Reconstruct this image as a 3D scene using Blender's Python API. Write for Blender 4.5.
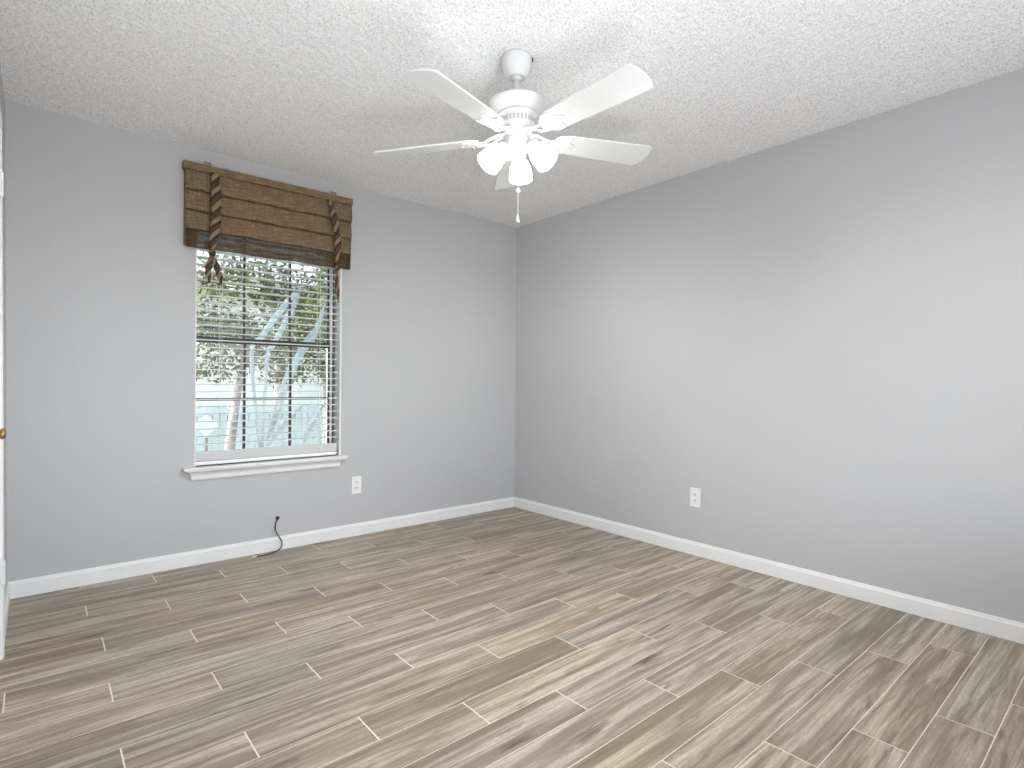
import bpy, bmesh, math, random
import numpy as np
from mathutils import Vector, Matrix, noise

for o in list(bpy.data.objects):
    bpy.data.objects.remove(o, do_unlink=True)
SC = bpy.context.scene
COL = SC.collection
R = math.radians

# ------------------------------------------------------------------ camera
CAM = Vector((-3.17227, -3.66424, 1.08505))
cd = bpy.data.cameras.new('camera')
cd.sensor_width = 36.0
cd.lens = 19.4863
cd.clip_start = 0.01
cam = bpy.data.objects.new('camera', cd)
COL.objects.link(cam)
Fv = Vector((0.65015251, 0.75979911, -0.00265084))
Rv = Vector((0.75978793, -0.65011252, 0.00871841))
Uv = Vector((-0.00490089, 0.00768238, 0.99995848))
cam.matrix_world = Matrix(((Rv.x, Uv.x, -Fv.x, CAM.x), (Rv.y, Uv.y, -Fv.y, CAM.y), (Rv.z, Uv.z, -Fv.z, CAM.z), (0, 0, 0, 1)))
SC.camera = cam

# ------------------------------------------------------------------ world, sun, added fill lights, exposure
SC.view_settings.view_transform = 'Standard'
SC.view_settings.look = 'None'
SC.view_settings.gamma = 1.0
SC.view_settings.use_curve_mapping = False
SC.view_settings.exposure = 0.0
SC.cycles.max_bounces = 12
SC.cycles.diffuse_bounces = 8
SC.cycles.sample_clamp_indirect = 6.0

w = bpy.data.worlds.new('sky')
SC.world = w
w.use_nodes = True
wn = w.node_tree.nodes
wl = w.node_tree.links
bg = wn['Background']
sky = wn.new('ShaderNodeTexSky')
sky.sky_type = 'NISHITA'
sky.sun_disc = False
sky.sun_elevation = R(42)
sky.sun_rotation = R(-79)
sky.air_density = 1.0
sky.dust_density = 2.5
wl.new(sky.outputs[0], bg.inputs[0])
bg.inputs[1].default_value = 0.66

sd = bpy.data.lights.new('sun', 'SUN')
sd.energy = 7.0
sd.angle = R(1.0)
sd.color = (1.0, 0.95, 0.86)
sun = bpy.data.objects.new('sun', sd)
sun.rotation_euler = Vector((0.74, -0.14, -0.66)).to_track_quat('-Z', 'Y').to_euler()      # from the left, along the house wall, grazing the window recess
COL.objects.link(sun)

# added fill lights behind the camera, no known source, shining in through made openings
def soft_light(name, sx, sy, energy, loc, up, turn):
    d = bpy.data.lights.new(name, 'AREA')
    d.shape = 'RECTANGLE'
    d.size, d.size_y = sx, sy
    d.energy = energy
    d.color = (0.955, 0.985, 1.03)
    o = bpy.data.objects.new(name, d)
    o.location = loc
    o.rotation_euler = (R(90 + up), 0, R(turn))
    COL.objects.link(o)
soft_light('fill_light_left', 0.74, 1.6, 52.0, (-2.5, -3.95, 0.95), 47, -6)
soft_light('fill_light_right', 1.5, 1.4, 10.5, (-1.2, -3.86, 1.35), -4, 0)

LAMP = 10.0         # glow of the frosted shades
BULB = 2750.0        # the bulbs inside them

# ------------------------------------------------------------------ material helpers
def mat(name, col, rough=0.5, spec=0.5, metal=0.0):
    m = bpy.data.materials.new(name)
    m.use_nodes = True
    b = m.node_tree.nodes['Principled BSDF']
    b.inputs['Base Color'].default_value = (*col, 1)
    b.inputs['Roughness'].default_value = rough
    b.inputs['Specular IOR Level'].default_value = spec
    b.inputs['Metallic'].default_value = metal
    return m

class N:
    """tiny node-tree helper"""
    def __init__(s, m):
        s.t = m.node_tree
        s.b = s.t.nodes['Principled BSDF']
    def n(s, kind, **kw):
        x = s.t.nodes.new(kind)
        for k, v in kw.items():
            if k.startswith('i_'):
                x.inputs[k[2:].replace('_', ' ')].default_value = v
            else:
                setattr(x, k, v)
        return x
    def l(s, a, b):
        s.t.links.new(a, b)
    def tc(s, which='Object'):
        return s.n('ShaderNodeTexCoord').outputs[which]
    def mapping(s, src, scale):
        m = s.n('ShaderNodeMapping')
        m.inputs['Scale'].default_value = scale
        s.l(src, m.inputs['Vector'])
        return m.outputs[0]
    def noise(s, vec, scale, detail=3, rough=0.5, dist=0.0):
        x = s.n('ShaderNodeTexNoise')
        x.inputs['Scale'].default_value = scale
        x.inputs['Detail'].default_value = detail
        x.inputs['Roughness'].default_value = rough
        x.inputs['Distortion'].default_value = dist
        s.l(vec, x.inputs['Vector'])
        return x.outputs['Fac']
    def ramp(s, fac, stops):
        x = s.n('ShaderNodeValToRGB')
        e = x.color_ramp.elements
        while len(e) < len(stops):
            e.new(0.5)
        for el, (p, c) in zip(e, stops):
            el.position = p
            el.color = (*c, 1) if len(c) == 3 else c
        s.l(fac, x.inputs[0])
        return x.outputs[0]
    def mix(s, fac, a, b, blend='MIX'):
        x = s.n('ShaderNodeMix', data_type='RGBA', blend_type=blend)
        for i, v in ((0, fac), (6, a), (7, b)):
            if hasattr(v, 'links'):
                s.l(v, x.inputs[i])
            elif i == 0:
                x.inputs[i].default_value = v
            else:
                x.inputs[i].default_value = (*v, 1)
        return x.outputs[2]
    def math(s, op, a, b=0.0):
        x = s.n('ShaderNodeMath', operation=op)
        for i, v in enumerate((a, b)):
            if hasattr(v, 'links'):
                s.l(v, x.inputs[i])
            else:
                x.inputs[i].default_value = v
        return x.outputs[0]
    def bump(s, h, strength, dist):
        x = s.n('ShaderNodeBump')
        x.inputs['Strength'].default_value = strength
        x.inputs['Distance'].default_value = dist
        s.l(h, x.inputs['Height'])
        s.l(x.outputs[0], s.b.inputs['Normal'])

g3 = lambda v: (v, v, v)

def wall_paint():
    m = mat('grey_wall_paint', (0.50, 0.505, 0.525), 0.42, 0.42)
    k = N(m)
    v = k.tc()
    n1 = k.noise(v, 85, 3, 0.55)
    n2 = k.noise(v, 1.3, 2)
    c = k.mix(k.ramp(n2, [(0.3, (0, 0, 0)), (0.7, (1, 1, 1))]), (0.497, 0.498, 0.502), (0.514, 0.515, 0.519))
    k.l(c, k.b.inputs['Base Color'])
    k.bump(n1, 0.22, 0.003)
    return m

def popcorn():
    m = mat('popcorn_ceiling', (0.87, 0.868, 0.862), 0.95, 0.1)
    k = N(m)
    v = k.tc()
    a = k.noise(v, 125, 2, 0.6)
    k.bump(k.noise(v, 190, 2, 0.6), 0.5, 0.004)
    k.l(k.ramp(a, [(0.33, (0.63, 0.628, 0.62)), (0.50, (0.90, 0.899, 0.895)), (0.66, (0.95, 0.95, 0.947))]), k.b.inputs['Base Color'])   # shade of the popcorn pits painted in as darker random speckle
    return m

def plank_tile():
    m = mat('wood_look_tile', (0.4, 0.33, 0.26), 0.38, 0.45)
    k = N(m)
    uv = k.n('ShaderNodeUVMap', uv_map='plank').outputs[0]
    rnd = k.n('ShaderNodeVertexColor', layer_name='tone')
    sep = k.n('ShaderNodeSeparateColor')
    k.l(rnd.outputs['Color'], sep.inputs[0])
    broad = k.noise(k.mapping(uv, (0.55, 7.0, 1)), 1.5, 3, 0.5, 0.8)
    band = k.noise(k.mapping(uv, (0.7, 16.0, 1)), 1.7, 4, 0.55, 0.9)
    mid = k.noise(k.mapping(uv, (2.4, 36.0, 1)), 1.8, 6, 0.68, 1.0)
    fine = k.noise(k.mapping(uv, (6.0, 170.0, 1)), 1.6, 3, 0.6, 0.2)
    streak = k.noise(k.mapping(uv, (0.8, 9.5, 1)), 2.3, 5, 0.62, 1.4)
    base = k.ramp(broad, [(0.34, (0.275, 0.212, 0.150)), (0.48, (0.450, 0.372, 0.288)), (0.60, (0.66, 0.568, 0.455))])
    c = k.mix(k.ramp(band, [(0.38, g3(0.75)), (0.54, g3(0.0))]), base, (0.205, 0.150, 0.103))
    c = k.mix(k.ramp(band, [(0.50, g3(0.0)), (0.64, g3(0.7))]), c, (0.70, 0.605, 0.49))
    c = k.mix(k.ramp(mid, [(0.36, g3(0.50)), (0.58, g3(0.0))]), c, (0.22, 0.168, 0.122))
    dark = k.ramp(streak, [(0.535, g3(0)), (0.66, g3(0.80))])
    c = k.mix(dark, c, (0.135, 0.098, 0.068))
    # cathedral figure
    wv = k.n('ShaderNodeTexWave', wave_type='RINGS', rings_direction='SPHERICAL')
    wv.inputs['Scale'].default_value = 2.6
    wv.inputs['Distortion'].default_value = 6.5
    wv.inputs['Detail'].default_value = 3
    k.l(k.mapping(uv, (0.7, 5.5, 1)), wv.inputs['Vector'])
    c = k.mix(k.math('MULTIPLY', k.math('POWER', wv.outputs['Fac'], 2.0), 0.20), c, (0.22, 0.168, 0.12))
    c = k.mix(k.ramp(fine, [(0.36, g3(0.30)), (0.62, g3(0.0))]), c, (0.22, 0.168, 0.122))
    grain = k.noise(k.mapping(uv, (45.0, 260.0, 1)), 1.0, 3, 0.7)
    c = k.mix(k.ramp(grain, [(0.36, g3(0.34)), (0.60, g3(0.0))]), c, (0.20, 0.15, 0.105))
    # scattered knots, drawn out along the grain
    vo = k.n('ShaderNodeTexVoronoi')
    vo.inputs['Scale'].default_value = 1.35
    k.l(k.mapping(uv, (1.0, 4.5, 1)), vo.inputs['Vector'])
    kn = k.ramp(k.math('ADD', vo.outputs['Distance'], k.math('MULTIPLY', k.math('SUBTRACT', mid, 0.5), 0.45)), [(0.03, g3(0.85)), (0.13, g3(0.0))])
    c = k.mix(kn, c, (0.072, 0.05, 0.035))
    hsv = k.n('ShaderNodeHueSaturation')
    k.l(c, hsv.inputs['Color'])
    k.l(k.math('ADD', 0.94, k.math('MULTIPLY', sep.outputs[0], 0.20)), hsv.inputs['Value'])
    k.l(k.math('ADD', 0.88, k.math('MULTIPLY', sep.outputs[1], 0.2)), hsv.inputs['Saturation'])
    k.l(hsv.outputs[0], k.b.inputs['Base Color'])
    k.l(k.math('ADD', 0.30, k.math('MULTIPLY', fine, 0.2)), k.b.inputs['Roughness'])
    k.bump(fine, 0.12, 0.001)
    return m

def woven(name, open_amount):
    m = mat(name, (0.3, 0.2, 0.1), 0.85, 0.2)
    k = N(m)
    v = k.tc()
    hor = k.noise(k.mapping(v, (14, 1, 260)), 1.0, 3, 0.7)
    ver = k.noise(k.mapping(v, (190, 1, 10)), 1.0, 3, 0.6)
    tone = k.noise(v, 7, 3)
    c = k.ramp(hor, [(0.32, (0.085, 0.055, 0.031)), (0.5, (0.232, 0.162, 0.096)), (0.68, (0.42, 0.318, 0.205))])
    c = k.mix(k.ramp(ver, [(0.42, g3(0.55)), (0.58, g3(0))]), c, (0.12, 0.072, 0.034))
    c = k.mix(k.ramp(tone, [(0.35, g3(0.3)), (0.65, g3(0.0))]), c, (0.22, 0.145, 0.08))
    k.l(c, k.b.inputs['Base Color'])
    k.bump(hor, 0.5, 0.004)
    if open_amount:
        out = k.t.nodes['Material Output']
        tr = k.n('ShaderNodeBsdfTransparent')
        tl = k.n('ShaderNodeBsdfTranslucent')
        k.l(c, tl.inputs[0])
        m1 = k.n('ShaderNodeMixShader')
        m1.inputs[0].default_value = 0.6
        k.l(k.b.outputs[0], m1.inputs[1])
        k.l(tl.outputs[0], m1.inputs[2])
        m2 = k.n('ShaderNodeMixShader')
        gaps = k.math('MULTIPLY', k.ramp(k.noise(k.mapping(v, (210, 1, 330)), 1.0, 3, 0.75), [(0.44, g3(0)), (0.58, g3(1))]), open_amount)
        k.l(gaps, m2.inputs[0])
        k.l(m1.outputs[0], m2.inputs[1])
        k.l(tr.outputs[0], m2.inputs[2])
        k.l(m2.outputs[0], out.inputs['Surface'])
    return m

def tie_cloth():
    m = mat('striped_tie_cloth', (0.2, 0.12, 0.07), 0.8, 0.2)
    k = N(m)
    uv = k.n('ShaderNodeUVMap', uv_map='UVMap').outputs[0]
    sp = k.n('ShaderNodeSeparateXYZ')
    k.l(uv, sp.inputs[0])
    d = k.math('FRACT', k.math('ADD', k.math('MULTIPLY', sp.outputs[0], 1.0), sp.outputs[1]))
    r = k.ramp(d, [(0.0, (0.23, 0.155, 0.085)), (0.36, (0.30, 0.21, 0.125)), (0.40, (0.022, 0.010, 0.008)), (0.66, (0.028, 0.012, 0.009)), (0.70, (0.115, 0.042, 0.027)), (0.84, (0.09, 0.034, 0.024)), (0.88, (0.015, 0.009, 0.008))])
    n = k.noise(k.tc(), 160, 2)
    k.l(k.mix(k.ramp(n, [(0.4, g3(0)), (0.7, g3(0.4))]), r, (0.25, 0.18, 0.12)), k.b.inputs['Base Color'])
    return m

def glow_glass(name, power):
    m = mat(name, (0.80, 0.80, 0.79), 0.4)
    b = m.node_tree.nodes['Principled BSDF']
    b.inputs['Emission Color'].default_value = (0.985, 0.995, 1.0, 1)
    b.inputs['Emission Strength'].default_value = power
    return m

def thin_vinyl():
    m = mat('white_blind_vinyl', (0.88, 0.88, 0.87), 0.38)
    k = N(m)
    tl = k.n('ShaderNodeBsdfTranslucent')
    tl.inputs[0].default_value = (0.88, 0.88, 0.87, 1)
    mx = k.n('ShaderNodeMixShader')
    mx.inputs[0].default_value = 0.16
    k.l(k.b.outputs[0], mx.inputs[1])
    k.l(tl.outputs[0], mx.inputs[2])
    k.l(mx.outputs[0], k.t.nodes['Material Output'].inputs['Surface'])
    return m

def pane_glass():
    m = bpy.data.materials.new('window_glass')
    m.use_nodes = True
    t = m.node_tree
    t.nodes.remove(t.nodes['Principled BSDF'])
    tr = t.nodes.new('ShaderNodeBsdfTransparent')
    tr.inputs[0].default_value = (0.93, 0.96, 0.95, 1)
    gl = t.nodes.new('ShaderNodeBsdfGlossy')
    gl.inputs['Roughness'].default_value = 0.02
    fr = t.nodes.new('ShaderNodeFresnel')
    fr.inputs[0].default_value = 1.45
    mx = t.nodes.new('ShaderNodeMixShader')
    t.links.new(fr.outputs[0], mx.inputs[0])
    t.links.new(tr.outputs[0], mx.inputs[1])
    t.links.new(gl.outputs[0], mx.inputs[2])
    t.links.new(mx.outputs[0], t.nodes['Material Output'].inputs['Surface'])
    return m

def leafy(name, dark, light, translucent=0.35):
    m = mat(name, light, 0.65, 0.12)
    k = N(m)
    rnd = k.n('ShaderNodeVertexColor', layer_name='tone')
    sep = k.n('ShaderNodeSeparateColor')
    k.l(rnd.outputs['Color'], sep.inputs[0])
    c = k.mix(sep.outputs[0], dark, light)
    k.l(c, k.b.inputs['Base Color'])
    tl = k.n('ShaderNodeBsdfTranslucent')
    k.l(c, tl.inputs[0])
    mx = k.n('ShaderNodeMixShader')
    mx.inputs[0].default_value = translucent
    k.l(k.b.outputs[0], mx.inputs[1])
    k.l(tl.outputs[0], mx.inputs[2])
    k.l(mx.outputs[0], k.t.nodes['Material Output'].inputs['Surface'])
    return m

def noisy(name, a, b, scale, rough=0.7, stretch=(1, 1, 1), bump=0.3):
    m = mat(name, a, rough, 0.3)
    k = N(m)
    n = k.noise(k.mapping(k.tc(), stretch), scale, 4, 0.6)
    k.l(k.mix(k.ramp(n, [(0.35, g3(0)), (0.65, g3(1))]), a, b), k.b.inputs['Base Color'])
    if bump:
        k.bump(n, bump, 0.01)
    return m

M = dict(
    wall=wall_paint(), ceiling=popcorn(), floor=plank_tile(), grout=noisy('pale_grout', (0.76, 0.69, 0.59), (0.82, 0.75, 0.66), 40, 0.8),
    trim=noisy('white_trim_paint', (0.80, 0.80, 0.79), (0.83, 0.83, 0.82), 9, 0.32, bump=0.02),
    door=noisy('white_door_paint', (0.80, 0.80, 0.80), (0.83, 0.83, 0.83), 9, 0.35, bump=0.02),
    sash=mat('dark_bronze_frame', (0.030, 0.030, 0.034), 0.4), vinyl=thin_vinyl(), rail=noisy('white_rail_vinyl', (0.90, 0.90, 0.89), (0.92, 0.92, 0.91), 6, 0.35, bump=0.0),
    cord=mat('white_cord', (0.78, 0.78, 0.76), 0.7), glass=pane_glass(),
    woven=woven('woven_shade_cloth', 0.0), openweave=woven('open_weave_shade_cloth', 0.38), crease=mat('crease_shade', (0.06, 0.036, 0.02), 0.9),
    tie=tie_cloth(), clip=mat('clear_grey_bracket', (0.23, 0.20, 0.18), 0.35),
    fan=noisy('white_fan_enamel', (0.70, 0.70, 0.69), (0.72, 0.72, 0.71), 5, 0.3, bump=0.0),
    blade=noisy('white_fan_blade', (0.73, 0.73, 0.72), (0.76, 0.76, 0.75), 4, 0.45, (1, 12, 1), 0.02),
    slot=mat('dark_recess', (0.02, 0.02, 0.02), 0.7), shade=glow_glass('lit_frosted_glass', LAMP), bulb=glow_glass('lit_bulb', BULB), chain=mat('white_bead_chain', (0.82, 0.82, 0.80), 0.35),
    plate=mat('white_outlet_plastic', (0.82, 0.82, 0.81), 0.3), brass=mat('antique_brass', (0.36, 0.23, 0.085), 0.32, 0.5, 1.0),
    nickel=mat('painted_hinge', (0.72, 0.72, 0.70), 0.35), black=mat('black_cable_jacket', (0.022, 0.022, 0.024), 0.5), steel=mat('connector_metal', (0.75, 0.73, 0.70), 0.3, 0.5, 0.9),
    lawn=noisy('dry_lawn', (0.24, 0.27, 0.15), (0.42, 0.40, 0.28), 3, 0.9),
    bounce_slab=noisy('pale_bounce_slab', (0.62, 0.60, 0.57), (0.70, 0.68, 0.65), 5, 0.9),
    fence=noisy('pale_teal_fence_paint', (0.60, 0.66, 0.655), (0.66, 0.715, 0.71), 6, 0.7, (1, 1, 0.2)),
    stucco=noisy('cream_stucco', (0.86, 0.81, 0.73), (0.92, 0.87, 0.79), 4, 0.9),
    eave=mat('peach_fascia', (0.80, 0.66, 0.54), 0.7), shingle=noisy('pale_grey_shingle', (0.40, 0.40, 0.41), (0.62, 0.62, 0.63), 9, 0.9, (1, 3, 1)),
    bark=noisy('grey_bark', (0.27, 0.24, 0.22), (0.40, 0.355, 0.33), 9, 0.9, (3, 3, 0.6)),
    leaf1=leafy('olive_leaves', (0.035, 0.048, 0.010), (0.20, 0.215, 0.050)), leaf2=leafy('yellow_green_leaves', (0.045, 0.068, 0.010), (0.26, 0.30, 0.045)),
    leaf3=leafy('grey_green_leaves', (0.08, 0.10, 0.05), (0.34, 0.36, 0.22)), frond=leafy('pale_blue_fronds', (0.46, 0.50, 0.49), (0.64, 0.69, 0.68), 0.25),
    sign=mat('white_sign_board', (0.85, 0.85, 0.84), 0.5),
)

# ------------------------------------------------------------------ object helpers
def obj(name, bm, m, parent=None, smooth=False, bevel=0.0, seg=2):
    me = bpy.data.meshes.new(name)
    bm.normal_update()
    bm.to_mesh(me)
    bm.free()
    for x in (m if isinstance(m, (list, tuple)) else [m]):
        me.materials.append(x)
    o = bpy.data.objects.new(name, me)
    COL.objects.link(o)
    if parent:
        o.parent = parent
    if smooth:
        for p in me.polygons:
            p.use_smooth = True
    if bevel:
        b = o.modifiers.new('bevel', 'BEVEL')
        b.width = bevel
        b.segments = seg
        b.limit_method = 'ANGLE'
        b.angle_limit = R(35)
    return o

def empty(name, loc=(0, 0, 0), rot=(0, 0, 0), label=None, cat=None, group=None, kind=None):
    o = bpy.data.objects.new(name, None)
    o.empty_display_size = 0.05
    COL.objects.link(o)
    o.location = loc
    o.rotation_euler = rot
    return tag(o, label, cat, group, kind)

def tag(o, label=None, cat=None, group=None, kind=None):
    if label: o['label'] = label
    if cat: o['category'] = cat
    if group: o['group'] = group
    if kind: o['kind'] = kind
    return o

def struct(name, bm, m, parent=None, **kw):
    o = obj(name, bm, m, parent, **kw)
    if parent is None:
        o['kind'] = 'structure'
    return o

def box(bm, x0, x1, y0, y1, z0, z1, mi=0):
    v = [bm.verts.new(c) for c in ((x0, y0, z0), (x1, y0, z0), (x1, y1, z0), (x0, y1, z0), (x0, y0, z1), (x1, y0, z1), (x1, y1, z1), (x0, y1, z1))]
    fs = []
    for f in ((0, 3, 2, 1), (4, 5, 6, 7), (0, 1, 5, 4), (1, 2, 6, 5), (2, 3, 7, 6), (3, 0, 4, 7)):
        q = bm.faces.new([v[i] for i in f])
        q.material_index = mi
        fs.append(q)
    return v

def bx(*a):
    bm = bmesh.new()
    box(bm, *a)
    return bm

def lathe(bm, prof, n=40, mtx=None, cap=True):
    rings = []
    for r, z in prof:
        ring = []
        for i in range(n):
            a = 2 * math.pi * i / n
            p = Vector((r * math.cos(a), r * math.sin(a), z))
            ring.append(bm.verts.new(mtx @ p if mtx else p))
        rings.append(ring)
    for a, b in zip(rings, rings[1:]):
        for i in range(n):
            bm.faces.new((a[i], a[(i + 1) % n], b[(i + 1) % n], b[i]))
    if cap:
        bm.faces.new(list(reversed(rings[0])))
        bm.faces.new(rings[-1])
    bmesh.ops.recalc_face_normals(bm, faces=bm.faces)

def tube(bm, pts, rad, n=10, flat=1.0):
    """swept tube; rad number or list; pts list of Vectors"""
    pts = [Vector(p) for p in pts]
    rads = rad if isinstance(rad, (list, tuple)) else [rad] * len(pts)
    rings = []
    up = Vector((0, 0, 1))
    prev = None
    for i, p in enumerate(pts):
        t = (pts[min(i + 1, len(pts) - 1)] - pts[max(i - 1, 0)]).normalized()
        if prev is None:
            s = t.cross(up)
            if s.length < 1e-3:
                s = t.cross(Vector((0, 1, 0)))
            s.normalize()
        else:
            s = (prev - t * prev.dot(t)).normalized()
        prev = s
        q = s.cross(t).normalized()
        rings.append([bm.verts.new(p + (s * math.cos(2 * math.pi * k / n) + q * math.sin(2 * math.pi * k / n) * flat) * rads[i]) for k in range(n)])
    for a, b in zip(rings, rings[1:]):
        for k in range(n):
            bm.faces.new((a[k], a[(k + 1) % n], b[(k + 1) % n], b[k]))
    bm.faces.new(list(reversed(rings[0])))
    bm.faces.new(rings[-1])
    bmesh.ops.recalc_face_normals(bm, faces=bm.faces)

def spline(pts, n):
    pts = [Vector(p) for p in pts]
    out = []
    P = [pts[0] * 2 - pts[1]] + pts + [pts[-1] * 2 - pts[-2]]
    for i in range(1, len(P) - 2):
        for j in range(n):
            t = j / n
            a, b, c, d = P[i - 1], P[i], P[i + 1], P[i + 2]
            out.append(0.5 * ((2 * b) + (c - a) * t + (2 * a - 5 * b + 4 * c - d) * t * t + (3 * b - a - 3 * c + d) * t ** 3))
    out.append(pts[-1])
    return out

def prism(bm, outline, axis, a0, a1, mi=0):
    """outline of 2D points swept along an axis: 'x' -> (y,z), 'y' -> (x,z), 'z' -> (x,y)"""
    def pt(u, v, a):
        return {'x': (a, u, v), 'y': (u, a, v), 'z': (u, v, a)}[axis]
    A = [bm.verts.new(pt(u, v, a0)) for u, v in outline]
    B = [bm.verts.new(pt(u, v, a1)) for u, v in outline]
    n = len(outline)
    fs = [bm.faces.new((A[i], A[(i + 1) % n], B[(i + 1) % n], B[i])) for i in range(n)]
    fs += [bm.faces.new(list(reversed(A))), bm.faces.new(B)]
    for f in fs:
        f.material_index = mi
    bmesh.ops.recalc_face_normals(bm, faces=bm.faces)

# ------------------------------------------------------------------ the room
POP = 0.0065       # depth of the popcorn texture
XL, YF, H, T = -3.2815, -3.82, 2.44, 0.16      # left wall, front wall, height, wall thickness
WX0, WX1, WZ0, WZ1 = -2.475, -1.583, 0.575, 2.05   # window opening

bm = bmesh.new()
for a in ((XL - T, WX0, 0, T, 0, H), (WX1, T, 0, T, 0, H), (WX0, WX1, 0, T, 0, WZ0), (WX0, WX1, 0, T, WZ1, H)):
    box(bm, *a)
struct('wall_back', bm, M['wall'])
struct('wall_right', bx(0, T, YF - T, 0, 0, H), M['wall'])
bm = bmesh.new()                              # unseen openings added so the fill lights can shine in
for a in ((XL - 0.02, -2.89, YF - T, YF, 0, H), (-2.89, -2.11, YF - T, YF, 2.04, H), (-2.11, -1.95, YF - T, YF, 0, H), (-1.95, -0.45, YF - T, YF, 0, 0.62), (-1.95, -0.45, YF - T, YF, 2.08, H), (-0.45, 0, YF - T, YF, 0, H)):
    box(bm, *a)
struct('wall_front', bm, M['wall'])
struct('roof', bx(XL - 2, 3, -7.2, YF - T, H + 0.02, H + 0.2), M['trim'])  # unseen slab added outside to block sun from the front openings
DY0, DY1, DZ = -1.595, -0.775, 2.045         # door opening in the left wall
bm = bmesh.new()
for a in ((XL - T, XL, DY1, 0, 0, H), (XL - T, XL, YF - T, DY0, 0, H), (XL - T, XL, DY0, DY1, DZ, H)):
    box(bm, *a)
struct('wall_left', bm, M['wall'])

# popcorn ceiling: really lumpy underside, slab above
rg = np.random.RandomState(3)
bm = bmesh.new()
nx, ny = 500, 582
hh = rg.rand(ny + 1, nx + 1) ** 1.6
hh = 0.72 * hh + 0.07 * (np.roll(hh, 1, 0) + np.roll(hh, -1, 0) + np.roll(hh, 1, 1) + np.roll(hh, -1, 1))
jx = (rg.rand(ny + 1, nx + 1) - 0.5) * 0.004
jy = (rg.rand(ny + 1, nx + 1) - 0.5) * 0.004
grid = []
for j in range(ny + 1):
    y = YF + (0 - YF) * j / ny
    grid.append([bm.verts.new((XL - 0.03 + (0.03 - XL) * i / nx + jx[j, i], y + jy[j, i], H + 0.001 - POP * hh[j, i])) for i in range(nx + 1)])
for j in range(ny):
    for i in range(nx):
        bm.faces.new((grid[j][i], grid[j + 1][i], grid[j + 1][i + 1], grid[j][i + 1]))
box(bm, XL - T, T, YF - T, T, H + 0.01, H + 0.2)
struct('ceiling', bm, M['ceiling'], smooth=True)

# floor: staggered wood-look planks with grout, one mesh
bm = bmesh.new()
uvl = bm.loops.layers.uv.new('plank')
cl = bm.loops.layers.color.new('tone')
PW, PL, G, GY = 0.1505, 0.898, 0.0022, 0.0013
PH = [-2.685, -2.381, -2.994, -2.690, -2.387, -2.962, -2.665, -2.355, -2.974, -2.676, -2.382, -2.982, -2.682, -2.380, -2.073, -1.778, -1.476, -2.090, -1.798, -1.485, -2.107, -1.808, -1.530, -2.9, -2.6, -2.3]
random.seed(11)
for r in range(-1, 26):
    y1 = min(-0.03 - PW * r, 0.0)
    y0 = max(-0.03 - PW * (r + 1), YF)
    if y0 >= y1 - 0.01:
        continue
    ph = PH[r] if 0 <= r < len(PH) else -2.1
    k0 = math.floor((XL - ph) / PL)
    for k in range(k0, k0 + 6):
        x0, x1 = max(ph + k * PL, XL), min(ph + (k + 1) * PL, 0.0)
        if x1 - x0 < 0.01:
            continue
        ou, ov = random.uniform(0, 60), random.uniform(0, 60)
        tn = (random.random(), random.random(), random.random(), 1)
        X0, X1, Y0, Y1 = x0 + G, x1 - G, y0 + GY, y1 - GY
        c = 0.0008
        lo = [bm.verts.new(p) for p in ((X0, Y0, -0.001), (X1, Y0, -0.001), (X1, Y1, -0.001), (X0, Y1, -0.001))]
        hi = [bm.verts.new(p) for p in ((X0 + c, Y0 + c, 0), (X1 - c, Y0 + c, 0), (X1 - c, Y1 - c, 0), (X0 + c, Y1 - c, 0))]
        fs = [bm.faces.new(hi)] + [bm.faces.new((lo[i], lo[(i + 1) % 4], hi[(i + 1) % 4], hi[i])) for i in range(4)]
        for f in fs:
            for lp in f.loops:
                lp[uvl].uv = (lp.vert.co.x - x0 + ou, lp.vert.co.y - y0 + ov)
                lp[cl] = tn
box(bm, XL - T, T, YF - T, T, -0.12, -0.0009, 1)
struct('floor', bm, [M['floor'], M['grout']])

# baseboards (eased top edge)
BH, BT = 0.0865, 0.013
def base_profile(sign, at):
    return [(at, 0.002), (at + sign * BT, 0.002), (at + sign * BT, BH - 0.016), (at + sign * (BT - 0.003), BH - 0.012), (at + sign * 0.006, BH), (at, BH)]
bm = bmesh.new(); prism(bm, base_profile(-1, 0), 'x', XL - 0.002, 0)
struct('baseboard_back', bm, M['trim'])
bm = bmesh.new(); prism(bm, base_profile(-1, 0), 'y', YF, -0.86); prism(bm, base_profile(-1, 0), 'y', -0.858, -BT)
struct('baseboard_right', bm, M['trim'])
bm = bmesh.new(); prism(bm, base_profile(1, XL), 'y', DY1 + 0.055, -BT); prism(bm, base_profile(1, XL), 'y', YF, DY0 - 0.057)
struct('baseboard_left', bm, M['trim'])
bm = bmesh.new(); prism(bm, base_profile(1, YF), 'x', XL + BT, -2.89); prism(bm, base_profile(1, YF), 'x', -2.11, -BT)
struct('baseboard_front', bm, M['trim'])

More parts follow.
